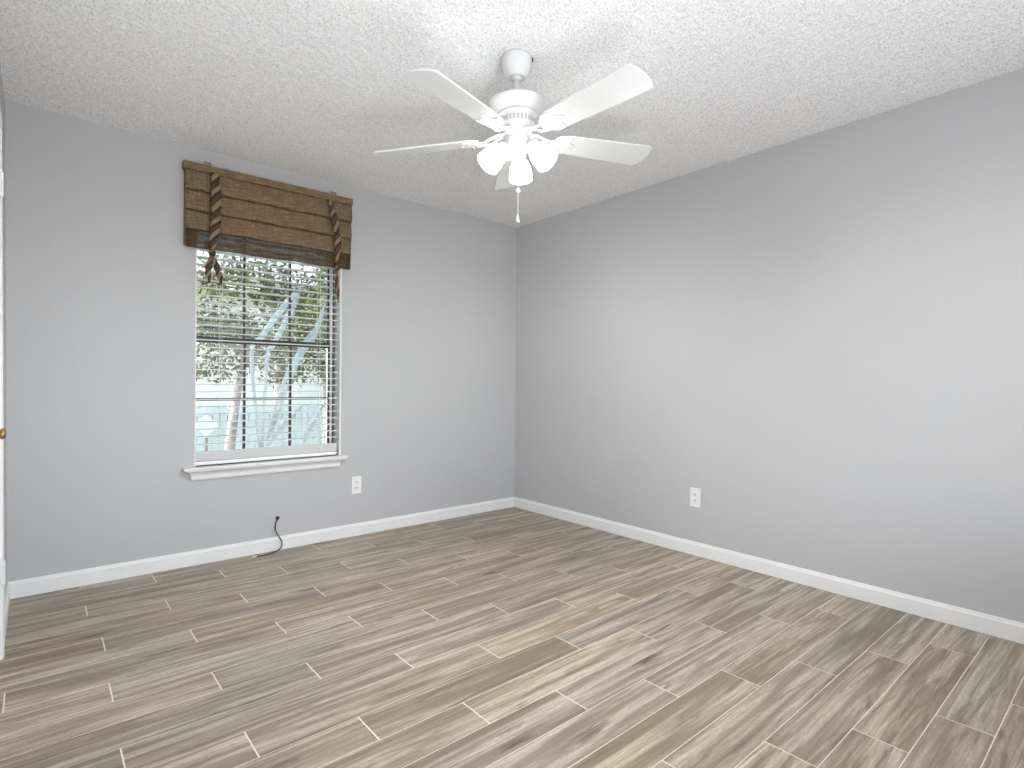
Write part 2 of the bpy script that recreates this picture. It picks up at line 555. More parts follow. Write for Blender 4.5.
# closet door in the left wall, with casing
bm = bmesh.new()
cp = lambda lo, hi: [(XL, lo), (XL + 0.011, lo), (XL + 0.016, lo + 0.012), (XL + 0.016, hi - 0.012), (XL + 0.009, hi), (XL, hi)]
for lo, hi in ((DY1, DY1 + 0.055), (DY0 - 0.055, DY0)):
    prism(bm, [(x, y) for x, y in cp(lo, hi)], 'z', 0.0, DZ)
prism(bm, cp(DZ, DZ + 0.055), 'y', DY0 - 0.055, DY1 + 0.055)
struct('trim_2', bm, M['trim'])
dr = empty('door_1', (XL, DY1 - 0.003, 0), kind='structure')
def dchild(name, bm, m, **kw):
    return obj(name, bm, m, dr, **kw)
bm = bmesh.new()                                   # local frame: x out of the wall, y along the wall from the hinge side
LW = 0.812
box(bm, -0.040, -0.002, -LW, 0, 0.008, DZ - 0.004)
for (z0, z1) in ((0.22, 0.82), (0.98, 1.88)):      # raised fields
    for (a0, a1) in ((-LW + 0.11, -LW / 2 - 0.045), (-LW / 2 + 0.045, -0.11)):
        box(bm, -0.003, 0.001, a0, a1, z0, z1)
dchild('leaf', bm, M['door'], bevel=0.002)
for zc in (1.828, 0.335):
    bm = bmesh.new()
    for i in range(5):
        z = zc - 0.044 + i * 0.0178
        lathe(bm, [(0.0068, z), (0.0068, z + 0.0164)], 14, Matrix.Translation((0.0148, 0.004, 0)))
    lathe(bm, [(0.003, zc - 0.05), (0.0055, zc - 0.046), (0.0055, zc + 0.047), (0.003, zc + 0.051)], 12, Matrix.Translation((0.0148, 0.004, 0)))
    box(bm, -0.002, 0.014, -0.004, 0.0035, zc - 0.0445, zc + 0.0445)
    dchild('hinge', bm, M['nickel'])
bm = bmesh.new()
rotx = Matrix.Translation((-0.002, -LW + 0.063, 0.926)) @ Matrix.Rotation(R(90), 4, 'Y')
lathe(bm, [(0.0, 0.0), (0.022, 0.0), (0.022, 0.004), (0.016, 0.007), (0.009, 0.010), (0.0085, 0.028), (0.0115, 0.034), (0.0150, 0.041), (0.0150, 0.046), (0.0130, 0.049), (0.008, 0.051), (0.0, 0.051)], 32, rotx, cap=False)
dchild('knob', bm, M['brass'], smooth=True)['label'] = 'small antique brass knob'

# the left wall leans out a touch towards the ceiling, with everything fixed to it
lean = Matrix.Translation((XL, 0, 0)) @ Matrix.Rotation(-math.atan(0.0195 / H), 4, 'Y') @ Matrix.Translation((-XL, 0, 0))
for nm in ('wall_left', 'trim_2', 'door_1', 'baseboard_left'):
    o = bpy.data.objects[nm]
    o.matrix_world = lean @ Matrix.Translation(o.location)

# ------------------------------------------------------------------ window
wn_ = empty('window_1', (0, 0, 0), kind='structure')
def wchild(name, bm, m, parent=None, **kw):
    return obj(name, bm, m, parent or wn_, **kw)
WY0, WY1 = 0.085, 0.125
bm = bmesh.new()
for a in ((WX0, WX0 + 0.012, WY0, WY1 + 0.03, WZ0, WZ1), (-1.612, -1.604, WY0, WY1 + 0.03, WZ0, WZ1), (WX0 + 0.012, -1.612, WY0 + 0.012, WY1 + 0.03, WZ0, 0.606), (WX0 + 0.012, -1.612, WY0, WY1 + 0.03, WZ1 - 0.03, WZ1)):
    box(bm, *a)
wchild('frame', bm, M['sash'], bevel=0.002)
def sash(name, z0, z1, y0, y1, zm):
    bm = bmesh.new()
    sx0, sx1, f = -2.464, -1.630, 0.0115
    for a in ((sx0, sx0 + f, y0, y1, z0, z1), (sx1 - f, sx1, y0, y1, z0, z1), (sx0 + f, sx1 - f, y0, y1, z0, z0 + 0.034), (sx0 + f, sx1 - f, y0, y1, z1 - 0.034, z1)):
        box(bm, *a)
    s = wchild(name, bm, M['sash'], bevel=0.0015)
    bm = bmesh.new()
    ym = (y0 + y1) / 2
    for xc in (-2.181, -1.897):
        box(bm, xc - 0.0068, xc + 0.0068, ym - 0.008, ym + 0.008, z0 + 0.034, z1 - 0.034)
    box(bm, sx0 + f, sx1 - f, ym - 0.0075, ym + 0.0075, zm - 0.0085, zm + 0.0085)
    obj('muntin_grid', bm, M['sash'], s)
    obj('pane', bx(sx0 + f, sx1 - f, ym - 0.002, ym + 0.002, z0 + 0.034, z1 - 0.034), M['glass'], s)
bm = bmesh.new()
box(bm, -1.629, -1.612, 0.090, 0.15, WZ0, WZ1)
wchild('track', bm, M['trim'])
bm = bmesh.new()
box(bm, WX1 - 0.012, WX1 - 0.0005, 0.001, 0.16, WZ0, WZ1)
box(bm, WX0 + 0.0005, WX0 + 0.006, 0.001, 0.084, WZ0, WZ1)
box(bm, WX0, WX1, 0.001, 0.16, WZ1 - 0.006, WZ1)
wchild('jamb_liner', bm, M['trim'])
sash('lower_sash', 0.606, 1.346, 0.086, 0.106, 0.966)
sash('upper_sash', 1.314, 2.020, 0.108, 0.128, 1.690)

# stool with cove moulding under it
bm = bmesh.new()
box(bm, -2.536, -1.554, -0.058, 0.0, 0.561, 0.575)
box(bm, WX0, WX1, 0.0, 0.086, 0.561, 0.575)
cove = [(0.0, 0.5605), (-0.052, 0.5605), (-0.0515, 0.553)]
for i in range(9):
    a = R(90) * i / 8
    cove.append((-0.019 - 0.029 * (1 - math.sin(a)), 0.516 + 0.034 * math.cos(a)))
cove += [(-0.019, 0.510), (-0.014, 0.498), (0.0, 0.498)]
n = len(cove)
A = [bm.verts.new((-2.528 + (0.056 + u) * 0.85, u, v)) for u, v in cove]
B = [bm.verts.new((-1.562 - (0.056 + u) * 0.85, u, v)) for u, v in cove]
for i in range(n):
    bm.faces.new((A[i], A[(i + 1) % n], B[(i + 1) % n], B[i]))
bm.faces.new(list(reversed(A))); bm.faces.new(B)
bmesh.ops.recalc_face_normals(bm, faces=bm.faces)
struct('trim_1', bm, M['trim'], bevel=0.0015)

# ------------------------------------------------------------------ venetian blind
bl = empty('venetian_blind', (-2.03, 0.036, WZ1), label='white horizontal slat blind hanging open inside the window recess', cat='blind')
def bchild(name, bm, m, **kw):
    o = obj(name, bm, m, bl, **kw)
    o.matrix_parent_inverse = Matrix.Translation(-Vector(bl.location))
    return o
SX0, SX1 = WX0 + 0.008, WX1 - 0.026
bchild('headrail', bx(SX0, SX1, 0.010, 0.064, WZ1 - 0.052, WZ1 - 0.002), M['vinyl'], bevel=0.002)
bm = bmesh.new()
z = 0.702
zs = []
while z < WZ1 - 0.07:
    zs.append(z)
    z += 0.0445
for z in zs:
    prof = []
    for i in range(7):
        u = -1 + 2 * i / 6
        prof.append((0.037 + 0.0245 * u, z + 0.0022 * (1 - u * u)))
    low = [(y, zz - 0.0042) for y, zz in reversed(prof)]
    prism(bm, prof + low, 'x', SX0, SX1)
bchild('slat_panel', bm, M['vinyl'])
bchild('bottom_rail', bx(SX0, SX1, 0.010, 0.064, 0.580, 0.602), M['rail'], bevel=0.003)
bm = bmesh.new()
for i in range(9):
    box(bm, SX0, SX1, 0.0125, 0.0615, 0.606 + i * 0.0058, 0.6095 + i * 0.0058)
bchild('stacked_slats', bm, M['rail'])
for xc in (-2.33, -1.73):
    bm = bmesh.new()
    for yc in (0.011, 0.0635):
        tube(bm, [(xc, yc, 0.60), (xc, yc, WZ1 - 0.05)], 0.0012, 6)
    for z in zs:
        tube(bm, [(xc, 0.011, z - 0.003), (xc, 0.0635, z - 0.003)], 0.0008, 5)
    bchild('ladder_cord', bm, M['cord'])
bm = bmesh.new()
box(bm, WX1 - 0.006, WX1 - 0.001, 0.005, 0.03, 0.575, 0.625)
box(bm, WX1 - 0.03, WX1 - 0.001, 0.015, 0.03, 0.575, 0.581)
bchild('hold_down_bracket', bm, M['clip'])

# ------------------------------------------------------------------ woven valance
va = empty('window_valance', (-2.04, 0, 2.33), label='brown woven roman valance above the window with two striped ties', cat='valance')
def vchild(name, bm, m, parent=None, **kw):
    o = obj(name, bm, m, parent or va, **kw)
    if parent is None:
        o.matrix_parent_inverse = Matrix.Translation(-Vector(va.location))
    return o
bm = bmesh.new()
box(bm, -2.550, -1.537, -0.062, -0.002, 2.289, 2.332)
vchild('header', bm, M['woven'], bevel=0.0025, seg=2)
levels = [2.291, 2.174, 2.060, 1.950, 1.848]
random.seed(5)
for i in range(4):
    z1, z0 = levels[i], levels[i + 1]
    bm = bmesh.new()
    nx = 40
    rows = []
    steps = 9
    ins = 0.003 * i
    for j in range(steps + 1):
        t = j / steps
        zz = z1 + (z0 - z1) * t + (0.004 if j == 0 else 0)
        yy = -0.048 - 0.013 * math.sin(math.pi * min(1, t * 0.62 + 0.02)) * (0.4 + 0.6 * t) + (0.008 if j == steps else 0) + 0.004 * i
        rows.append([bm.verts.new((-2.540 + ins * 0.8 + (1.000 - ins * 1.6) * k / nx, yy + 0.0022 * math.sin(k * 0.7 + i * 2.1) * t, zz + 0.0018 * math.sin(k * 0.45 + i))) for k in range(nx + 1)])
    for a, b in zip(rows, rows[1:]):
        for k in range(nx):
            bm.faces.new((a[k], b[k], b[k + 1], a[k + 1]))
    o = vchild('fold_panel', bm, M['openweave'] if i == 3 else M['woven'], smooth=True)
    so = o.modifiers.new('thickness', 'SOLIDIFY'); so.thickness = 0.003; so.offset = -1
    bm = bmesh.new()                                  # dark strip standing in for shade in the crease under each fold
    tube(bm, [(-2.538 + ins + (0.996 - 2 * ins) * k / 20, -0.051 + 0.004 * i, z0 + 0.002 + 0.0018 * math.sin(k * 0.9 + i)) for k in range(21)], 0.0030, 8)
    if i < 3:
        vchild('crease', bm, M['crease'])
    else:
        bm.free()
# returns to the wall at both ends
for xe in (-2.538, -1.545):
    bm = bmesh.new()
    prism(bm, [(-0.001, 2.29), (-0.050, 2.29), (-0.048, 2.06), (-0.040, 1.86), (-0.001, 1.86)], 'x', xe, xe + 0.003)
    vchild('side_return', bm, M['woven'])
for xc in (-2.423, -1.662):
    bm = bmesh.new()
    box(bm, xc - 0.018, xc + 0.018, -0.036, -0.002, 2.332, 2.336)
    for s in (-1, 1):
        box(bm, xc + s * 0.014 - 0.003, xc + s * 0.014 + 0.003, -0.034, -0.028, 2.336, 2.360)
    box(bm, xc - 0.017, xc + 0.017, -0.034, -0.030, 2.352, 2.358)
    vchild('mounting_clip', bm, M['clip'])

def ribbon(bm, path, widths, thick, twist, turns_uv, n=14):
    """a flat, softly twisted band swept down a path, with UVs for the stripes"""
    uvl = bm.loops.layers.uv.new('UVMap')
    pts = spline(path, 10)
    m = len(pts)
    rings = []
    for i, p in enumerate(pts):
        f = i / (m - 1)
        q = f * (len(widths) - 1)
        a = int(min(q, len(widths) - 2))
        wd = widths[a] + (widths[a + 1] - widths[a]) * (q - a)
        ang = twist * math.sin(f * math.pi * 5.0)
        ring = []
        for k in range(n):
            t = 2 * math.pi * k / n
            x, y = math.cos(t) * wd, math.sin(t) * thick * (1 + 0.35 * math.sin(f * 38 + t))
            ring.append(bm.verts.new((p.x + x * math.cos(ang) - y * math.sin(ang), p.y + x * math.sin(ang) + y * math.cos(ang), p.z)))
        rings.append(ring)
    for i in range(m - 1):
        for k in range(n):
            f = bm.faces.new((rings[i][k], rings[i][(k + 1) % n], rings[i + 1][(k + 1) % n], rings[i + 1][k]))
            for lp, (ii, kk) in zip(f.loops, ((i, k), (i, k + 1), (i + 1, k + 1), (i + 1, k))):
                # stripes run slanted across the face: use the cosine so front and back both slant
                lp[uvl].uv = (0.33 * math.cos(2 * math.pi * kk / n), turns_uv * ii / (m - 1))
    for ring in (rings[0], list(reversed(rings[-1]))):
        bm.faces.new(ring)
    bmesh.ops.recalc_face_normals(bm, faces=bm.faces)

YT = -0.085
bm = bmesh.new()
ribbon(bm, [(-2.393, -0.072, 2.292), (-2.389, YT, 2.20), (-2.388, YT, 2.10), (-2.389, YT, 2.01), (-2.399, YT, 1.92), (-2.405, YT, 1.838)], [0.026, 0.027, 0.028, 0.027, 0.024, 0.013], 0.010, 0.35, 5.4)
tl_ = vchild('tie', bm, M['tie'], smooth=True)
bm = bmesh.new()
ribbon(bm, [(-2.405, YT, 1.842), (-2.408, YT - 0.004, 1.822), (-2.406, YT, 1.80)], [0.012, 0.022, 0.014], 0.014, 0.2, 1.0)
k1 = obj('knot', bm, M['tie'], tl_, smooth=True)
for pth, wds in (([(-2.410, YT, 1.806), (-2.424, YT, 1.745), (-2.426, YT, 1.69), (-2.420, YT, 1.646)], [0.010, 0.019, 0.017, 0.004]), ([(-2.402, YT, 1.806), (-2.384, YT - 0.004, 1.745), (-2.368, YT - 0.004, 1.69), (-2.358, YT, 1.642)], [0.010, 0.018, 0.018, 0.005])):
    bm = bmesh.new()
    ribbon(bm, pth, wds, 0.004, 0.3, 1.9)
    obj('tail', bm, M['tie'], tl_, smooth=True)
bm = bmesh.new()
ribbon(bm, [(-1.706, -0.072, 2.288), (-1.692, YT, 2.22), (-1.670, YT, 2.14), (-1.654, YT, 2.04), (-1.655, YT, 1.94), (-1.658, YT, 1.85)], [0.017, 0.020, 0.025, 0.025, 0.019, 0.012], 0.011, 0.5, 5.0)
tr_ = vchild('tie', bm, M['tie'], smooth=True)
bm = bmesh.new()
ribbon(bm, [(-1.658, YT, 1.856), (-1.657, YT - 0.003, 1.838), (-1.656, YT, 1.82)], [0.010, 0.017, 0.011], 0.012, 0.2, 1.0)
obj('knot', bm, M['tie'], tr_, smooth=True)
for pth in ([(-1.657, YT, 1.826), (-1.658, YT, 1.76), (-1.652, YT, 1.69), (-1.647, YT, 1.612)], [(-1.655, YT + 0.012, 1.826), (-1.650, YT + 0.018, 1.76), (-1.648, YT + 0.02, 1.70), (-1.644, YT + 0.02, 1.65)]):
    bm = bmesh.new()
    ribbon(bm, pth, [0.008, 0.012, 0.013, 0.003], 0.004, 0.3, 2.1)
    obj('tail', bm, M['tie'], tr_, smooth=True)
for o in list(tl_.children) + list(tr_.children):
    o.matrix_parent_inverse = Matrix.Identity(4)

# ------------------------------------------------------------------ outlets
def outlet(loc, rotz, label):
    o = empty('wall_outlet', loc, (0, 0, rotz), label, 'outlet')
    # local frame: x along the wall, -y out of the wall, centre of plate at origin
    bm = bmesh.new(); box(bm, -0.036, 0.036, -0.006, 0.0, -0.060, 0.060)
    obj('cover_plate', bm, M['plate'], o, bevel=0.003, seg=3)
    for zc in (0.0195, -0.0195):
        bm = bmesh.new()
        prism(bm, [(-0.0165, zc - 0.010), (-0.010, zc - 0.0145), (0.010, zc - 0.0145), (0.0165, zc - 0.010), (0.0165, zc + 0.010), (0.010, zc + 0.0145), (-0.010, zc + 0.0145), (-0.0165, zc + 0.010)], 'y', -0.0085, -0.003)
        r = obj('receptacle', bm, M['plate'], o, bevel=0.0008)
        bm = bmesh.new()
        for xs in (-0.0065, 0.0065):
            box(bm, xs - 0.0016, xs + 0.0016, -0.0090, -0.0080, zc - 0.001, zc + 0.0085)
        lathe(bm, [(0.0028, 0.0080), (0.0028, 0.0090)], 12, Matrix.Translation((0, 0, zc - 0.008)) @ Matrix.Rotation(R(90), 4, 'X'))
        obj('slots', bm, M['slot'], r)
    bm = bmesh.new(); lathe(bm, [(0.0034, 0.005), (0.0034, 0.0068), (0.002, 0.0074)], 14, Matrix.Rotation(R(90), 4, 'X'))
    obj('screw', bm, M['steel'], o)
    return o
outlet((-1.468, 0, 0.356), 0, 'white duplex wall outlet below the right end of the windowsill')
outlet((0, -1.756, 0.367), R(-90), 'white duplex wall outlet on the wall right of the corner')

# ------------------------------------------------------------------ coax cable
co = empty('coax_cable', (-2.002, 0, 0.2), label='thin black cable coming out of the wall onto the floor below the window', cat='cable')
def cchild(name, bm, m, **kw):
    o = obj(name, bm, m, co, **kw)
    o.matrix_parent_inverse = Matrix.Translation(-Vector(co.location))
    return o
bm = bmesh.new()
path = spline([(-2.002, 0.01, 0.205), (-2.006, -0.020, 0.203), (-2.020, -0.026, 0.180), (-2.022, -0.024, 0.140), (-2.006, -0.026, 0.100), (-1.985, -0.032, 0.060), (-1.992, -0.045, 0.026), (-2.035, -0.060, 0.008), (-2.085, -0.072, 0.0048), (-2.150, -0.076, 0.0048)], 8)
tube(bm, path, 0.0036, 10)
cchild('lead', bm, M['black'], smooth=True)
bm = bmesh.new(); lathe(bm, [(0.0, 0), (0.012, 0.0), (0.011, 0.005), (0.006, 0.010), (0.0, 0.010)], 18, Matrix.Translation((-2.002, 0, 0.205)) @ Matrix.Rotation(R(90), 4, 'X'), cap=False)
cchild('bushing', bm, M['black'], smooth=True)
bm = bmesh.new(); lathe(bm, [(0.0042, 0), (0.0058, 0.002), (0.0058, 0.014), (0.0066, 0.015), (0.0066, 0.026), (0.0015, 0.027), (0.0009, 0.034)], 14, Matrix.Translation((-2.148, -0.076, 0.0068)) @ Matrix.Rotation(R(-90), 4, 'Y'))
cchild('connector', bm, M['steel'])

# ------------------------------------------------------------------ ceiling fan
FC = Vector((-1.6622, -1.9108, H))
fan = empty('ceiling_fan', FC, label='white five blade ceiling fan with three lit glass shades', cat='ceiling fan')
def fchild(name, bm, m, parent=None, **kw):
    return obj(name, bm, m, parent or fan, **kw)
ZB = 2.1085 - H
tq = Matrix.Rotation(-0.0439, 4, 'Y')             # the fan hangs a touch out of level
hubm = Matrix.Translation((0, 0, -0.10)) @ tq @ Matrix.Translation((0, 0, 0.10))
bm = bmesh.new()
lathe(bm, [(0.0, 0.0), (0.0615, 0.0), (0.063, -0.006), (0.063, -0.022), (0.060, -0.042), (0.053, -0.060), (0.045, -0.074), (0.039, -0.084), (0.0365, -0.087), (0.033, -0.086), (0.030, -0.080), (0.0, -0.078)], 48, cap=False)
for v in bm.verts:
    v.co.z = -0.003 + v.co.z * 0.97 if v.co.z < -0.001 else 0.0
can = fchild('canopy', bm, M['fan'], smooth=True)
bm = bmesh.new()
lathe(bm, [(0.0, -0.074), (0.019, -0.076), (0.022, -0.084), (0.018, -0.095), (0.0, -0.098)], 28, cap=False)
fchild('hanger_ball', bm, M['fan'], smooth=True)
for a in (R(-38), R(-52)):
    bm = bmesh.new()
    lathe(bm, [(0.0, 0.0), (0.0045, 0.0), (0.0045, 0.004), (0.0, 0.005)], 12, Matrix.Rotation(a, 4, 'Z') @ Matrix.Translation((0.0655, 0, -0.013)) @ Matrix.Rotation(R(90), 4, 'Y'), cap=False)
    obj('canopy_screw', bm, M['slot'], can)
bm = bmesh.new(); lathe(bm, [(0.0125, -0.09), (0.0125, -0.20)], 24, hubm); fchild('downrod', bm, M['fan'], smooth=True)
bm = bmesh.new()
lathe(bm, [(0.0, -0.168), (0.026, -0.168), (0.028, -0.175), (0.060, -0.178), (0.100, -0.182), (0.115, -0.187), (0.119, -0.193), (0.1175, -0.200), (0.110, -0.209), (0.098, -0.221), (0.086, -0.233), (0.079, -0.238), (0.0, -0.238)], 64, hubm, cap=False)
fchild('motor_housing', bm, M['fan'], smooth=True).modifiers.new('edges', 'EDGE_SPLIT').split_angle = R(40)
bm = bmesh.new()
lathe(bm, [(0.0, -0.236), (0.082, -0.2365), (0.084, -0.241), (0.083, -0.247), (0.074, -0.250), (0.072, -0.256), (0.072, -0.285), (0.068, -0.296), (0.062, -0.304), (0.060, -0.312), (0.0, -0.312)], 64, hubm, cap=False)
mc = fchild('motor_cover', bm, M['fan'], smooth=True)
bm = bmesh.new()
for k in range(28):
    a = 2 * math.pi * k / 28
    mm = hubm @ Matrix.Rotation(a, 4, 'Z') @ Matrix.Translation((0.0705, 0, -0.271))
    vs = box(bm, -0.002, 0.0032, -0.0030, 0.0030, -0.010, 0.010)
    for v in vs: v.co = mm @ v.co
obj('vents', bm, noisy('shaded_vent', (0.45, 0.45, 0.44), (0.5, 0.5, 0.49), 5), mc)
bm = bmesh.new()
lathe(bm, [(0.0, -0.310), (0.060, -0.310), (0.061, -0.318), (0.058, -0.322), (0.050, -0.324), (0.050, -0.336), (0.055, -0.340), (0.056, -0.372), (0.052, -0.384), (0.036, -0.394), (0.012, -0.402), (0.009, -0.412), (0.0, -0.413)], 48, hubm, cap=False)
fchild('switch_housing', bm, M['fan'], smooth=True)

TH0, BR, BW, PIT = 0.9394, 0.6406, 0.147, -0.2054
for k in range(5):
    mm = hubm @ Matrix.Translation((0, 0, ZB)) @ Matrix.Rotation(TH0 + k * 2 * math.pi / 5, 4, 'Z') @ Matrix.Rotation(PIT, 4, 'X')
    h = BW / 2
    r0 = 0.165
    out = [(r0, -0.030), (r0 + 0.020, -0.050), (r0 + 0.060, -0.060), (0.36, -0.067), (BR - 0.030, -h), (BR - 0.012, -h + 0.008), (BR - 0.003, -h + 0.040), (BR, -0.015), (BR, 0.015), (BR - 0.003, h - 0.040), (BR - 0.012, h - 0.008), (BR - 0.030, h), (0.36, 0.067), (r0 + 0.060, 0.060), (r0 + 0.020, 0.050), (r0, 0.030)]
    bm = bmesh.new()
    prism(bm, out, 'z', -0.0035, 0.0035)
    for v in bm.verts: v.co = mm @ v.co
    b = fchild('blade', bm, M['blade'], bevel=0.0006)
    # blade iron: arm from the motor to a scalloped holder under the blade root
    bm = bmesh.new()
    hold = [(0.150, -0.018), (0.172, -0.040), (0.196, -0.055), (0.222, -0.058), (0.236, -0.050), (0.232, -0.034), (0.240, -0.020), (0.262, -0.008), (0.270, 0.0), (0.262, 0.008), (0.240, 0.020), (0.232, 0.034), (0.236, 0.050), (0.222, 0.058), (0.196, 0.055), (0.172, 0.040), (0.150, 0.018)]
    prism(bm, hold, 'z', -0.0095, -0.0032)
    for v in bm.verts: v.co = mm @ v.co
    m0 = hubm @ Matrix.Translation((0, 0, ZB)) @ Matrix.Rotation(TH0 + k * 2 * math.pi / 5, 4, 'Z')
    for s in (-1, 1):
        pts = spline([m0 @ Vector((0.048, s * 0.012, 0.016)), m0 @ Vector((0.085, s * 0.016, 0.012)), m0 @ Vector((0.118, s * 0.024, -0.004)), mm @ Vector((0.150, s * 0.020, -0.009)), mm @ Vector((0.185, s * 0.026, -0.009))], 5)
        tube(bm, pts, 0.0085, 10, 0.7)
    iron = fchild('blade_iron', bm, M['fan'], bevel=0.0015)
    for (sx, sy) in ((0.205, -0.036), (0.205, 0.036), (0.246, 0.0)):
        bm = bmesh.new()
        lathe(bm, [(0.0, 0.0), (0.006, 0.0), (0.005, -0.003), (0.0, -0.004)], 12, mm @ Matrix.Translation((sx, sy, -0.0095)), cap=False)
        obj('screw', bm, M['nickel'], iron, smooth=True)

YAW = 0.8630
for k in range(3):
    az = YAW - 0.09 + k * 2 * math.pi / 3
    base = hubm @ Matrix.Rotation(az, 4, 'Z')
    bm = bmesh.new()
    tube(bm, [base @ Vector(p) for p in spline([(0.040, 0, -0.366), (0.056, 0, -0.368), (0.066, 0, -0.376), (0.074, 0, -0.386)], 5)], 0.011, 14)
    tiltm = base @ Matrix.Translation((0.062, 0, -0.374)) @ Matrix.Rotation(R(180 - 43), 4, 'Y')
    lathe(bm, [(0.0, 0.0), (0.020, 0.0), (0.0275, 0.004), (0.0285, 0.022), (0.026, 0.025), (0.0, 0.025)], 28, tiltm, cap=False)
    arm = fchild('light_arm', bm, M['fan'], smooth=True)
    bm = bmesh.new()
    outer = [(0.0245, 0.016), (0.028, 0.027), (0.0375, 0.043), (0.0450, 0.062), (0.0490, 0.084), (0.0505, 0.104), (0.0515, 0.115)]
    inner = [(r - 0.0025, z) for r, z in reversed(outer)]
    lathe(bm, outer + inner, 36, tiltm, cap=False)
    fchild('glass_shade', bm, M['shade'], smooth=True)['label'] = 'lit frosted glass shade'
    bm = bmesh.new()
    lathe(bm, [(0.0, 0.026), (0.012, 0.026), (0.012, 0.038), (0.020, 0.050), (0.025, 0.066), (0.021, 0.082), (0.010, 0.091), (0.0, 0.093)], 24, tiltm, cap=False)
    fchild('bulb', bm, M['bulb'], smooth=True)
bm = bmesh.new()
CX = 0.0145
for i in range(64):
    zz = -0.414 - i * 0.0037
    if zz < -0.652: break
    bmesh.ops.create_icosphere(bm, subdivisions=1, radius=0.0019, matrix=Matrix.Translation((CX, 0, zz)))
bmesh.ops.create_cone(bm, segments=6, radius1=0.0008, radius2=0.0008, depth=0.242, matrix=Matrix.Translation((CX, 0, -0.533)))
ch = fchild('pull_chain', bm, M['chain'])
bm = bmesh.new(); lathe(bm, [(0.0, -0.543), (0.007, -0.545), (0.011, -0.552), (0.007, -0.560), (0.0, -0.562)], 20, Matrix.Translation((CX, 0, 0)), cap=False)
obj('bead', bm, M['chain'], ch, smooth=True)
bm = bmesh.new(); lathe(bm, [(0.0, -0.648), (0.0025, -0.650), (0.004, -0.658), (0.0075, -0.676), (0.008, -0.684), (0.0, -0.684)], 20, Matrix.Translation((CX, 0, 0)), cap=False)
obj('pull_knob', bm, M['chain'], ch, smooth=True)

# ------------------------------------------------------------------ the yard outside
GZ = -0.45
struct('ground', bx(-12, 20, 2.2, 40, GZ - 0.2, GZ), M['lawn'])
struct('path', bx(-12, 20, 0.2, 2.2, GZ - 0.2, GZ + 0.01), M['bounce_slab'])  # unseen pale slab added to bounce daylight up onto the blind slats

fe = empty('picket_fence', (0.5, 5.2, GZ), label='pale teal picket fence across the yard outside the window', cat='fence')
FT = 0.74 - GZ
bm = bmesh.new()
x = -4.5
while x < 4.5:
    prism(bm, [(x, 0.02), (x + 0.088, 0.02), (x + 0.088, FT - 0.02), (x + 0.044, FT), (x, FT - 0.02)], 'y', -0.012, 0.012)
    x += 0.098
obj('boards', bm, M['fence'], fe)
for zr in (0.25, 0.95):
    obj('rail', bx(-4.5, 4.5, 0.012, 0.05, zr, zr + 0.08), M['fence'], fe)
for i in range(5):
    obj('post', bx(-4.4 + i * 2.2, -4.31 + i * 2.2, 0.012, 0.10, 0, FT + 0.05), M['fence'], fe, bevel=0.006)

sg = empty('yard_sign', (-1.40, 4.9, GZ), label='white diamond shaped sign on a post in front of the fence', cat='sign')
s = 0.155
zc = 0.455 - GZ
bm = bmesh.new(); prism(bm, [(0, zc - s), (s, zc), (0, zc + s), (-s, zc)], 'y', -0.02, -0.008)
obj('board', bm, M['sign'], sg, bevel=0.004)
obj('stake', bx(-0.02, 0.02, -0.008, 0.03, -0.02, zc + 0.1), M['bark'], sg)

def tree(name, loc, trunk, r_tr, blobs, nleaf, size, lm, label, seed):
    rnd = random.Random(seed)
    t = empty(name, loc, label=label, cat='tree')
    bm = bmesh.new()
    pts = spline(trunk, 6)
    tube(bm, pts, [r_tr * (1.25 - 0.75 * i / (len(pts) - 1)) for i in range(len(pts))], 12)
    top = Vector(trunk[-1])
    for (c, rr) in blobs:
        c = Vector(c)
        tube(bm, spline([top - Vector((0, 0, 0.3)), (top + c) / 2 + Vector((0, 0, 0.1)), c], 4), [r_tr * 0.45 * (1 - 0.8 * i / 8) for i in range(9)], 6)
    obj('trunk', bm, M['bark'], t, smooth=True)
    bm = bmesh.new()
    cl = bm.loops.layers.color.new('tone')
    for (c, rr) in blobs:
        c = Vector(c); rr = Vector(rr)
        for i in range(int(nleaf * rr.x * rr.z)):
            d = Vector((rnd.gauss(0, 1), rnd.gauss(0, 1), rnd.gauss(0, 1))).normalized() * rnd.random() ** 0.45
            p = c + Vector((d.x * rr.x, d.y * rr.y, d.z * rr.z))
            ax = Vector((rnd.gauss(0, 1), rnd.gauss(0, 1), rnd.gauss(-0.4, 0.7))).normalized()
            sd_ = ax.cross(Vector((rnd.gauss(0, 1), rnd.gauss(0, 1), rnd.gauss(0, 1)))).normalized()
            L = size * rnd.uniform(0.6, 1.3)
            W = L * 0.22
            up = ax.cross(sd_) * W * 0.25
            v = [bm.verts.new(q) for q in (p, p + ax * L * 0.45 + sd_ * W + up, p + ax * L, p + ax * L * 0.45 - sd_ * W + up)]
            tone = (rnd.random(),) * 3 + (1,)
            for f in (bm.faces.new((v[0], v[1], v[2])), bm.faces.new((v[0], v[2], v[3]))):
                for lp in f.loops: lp[cl] = tone
    obj('foliage', bm, M[lm], t)
    return t

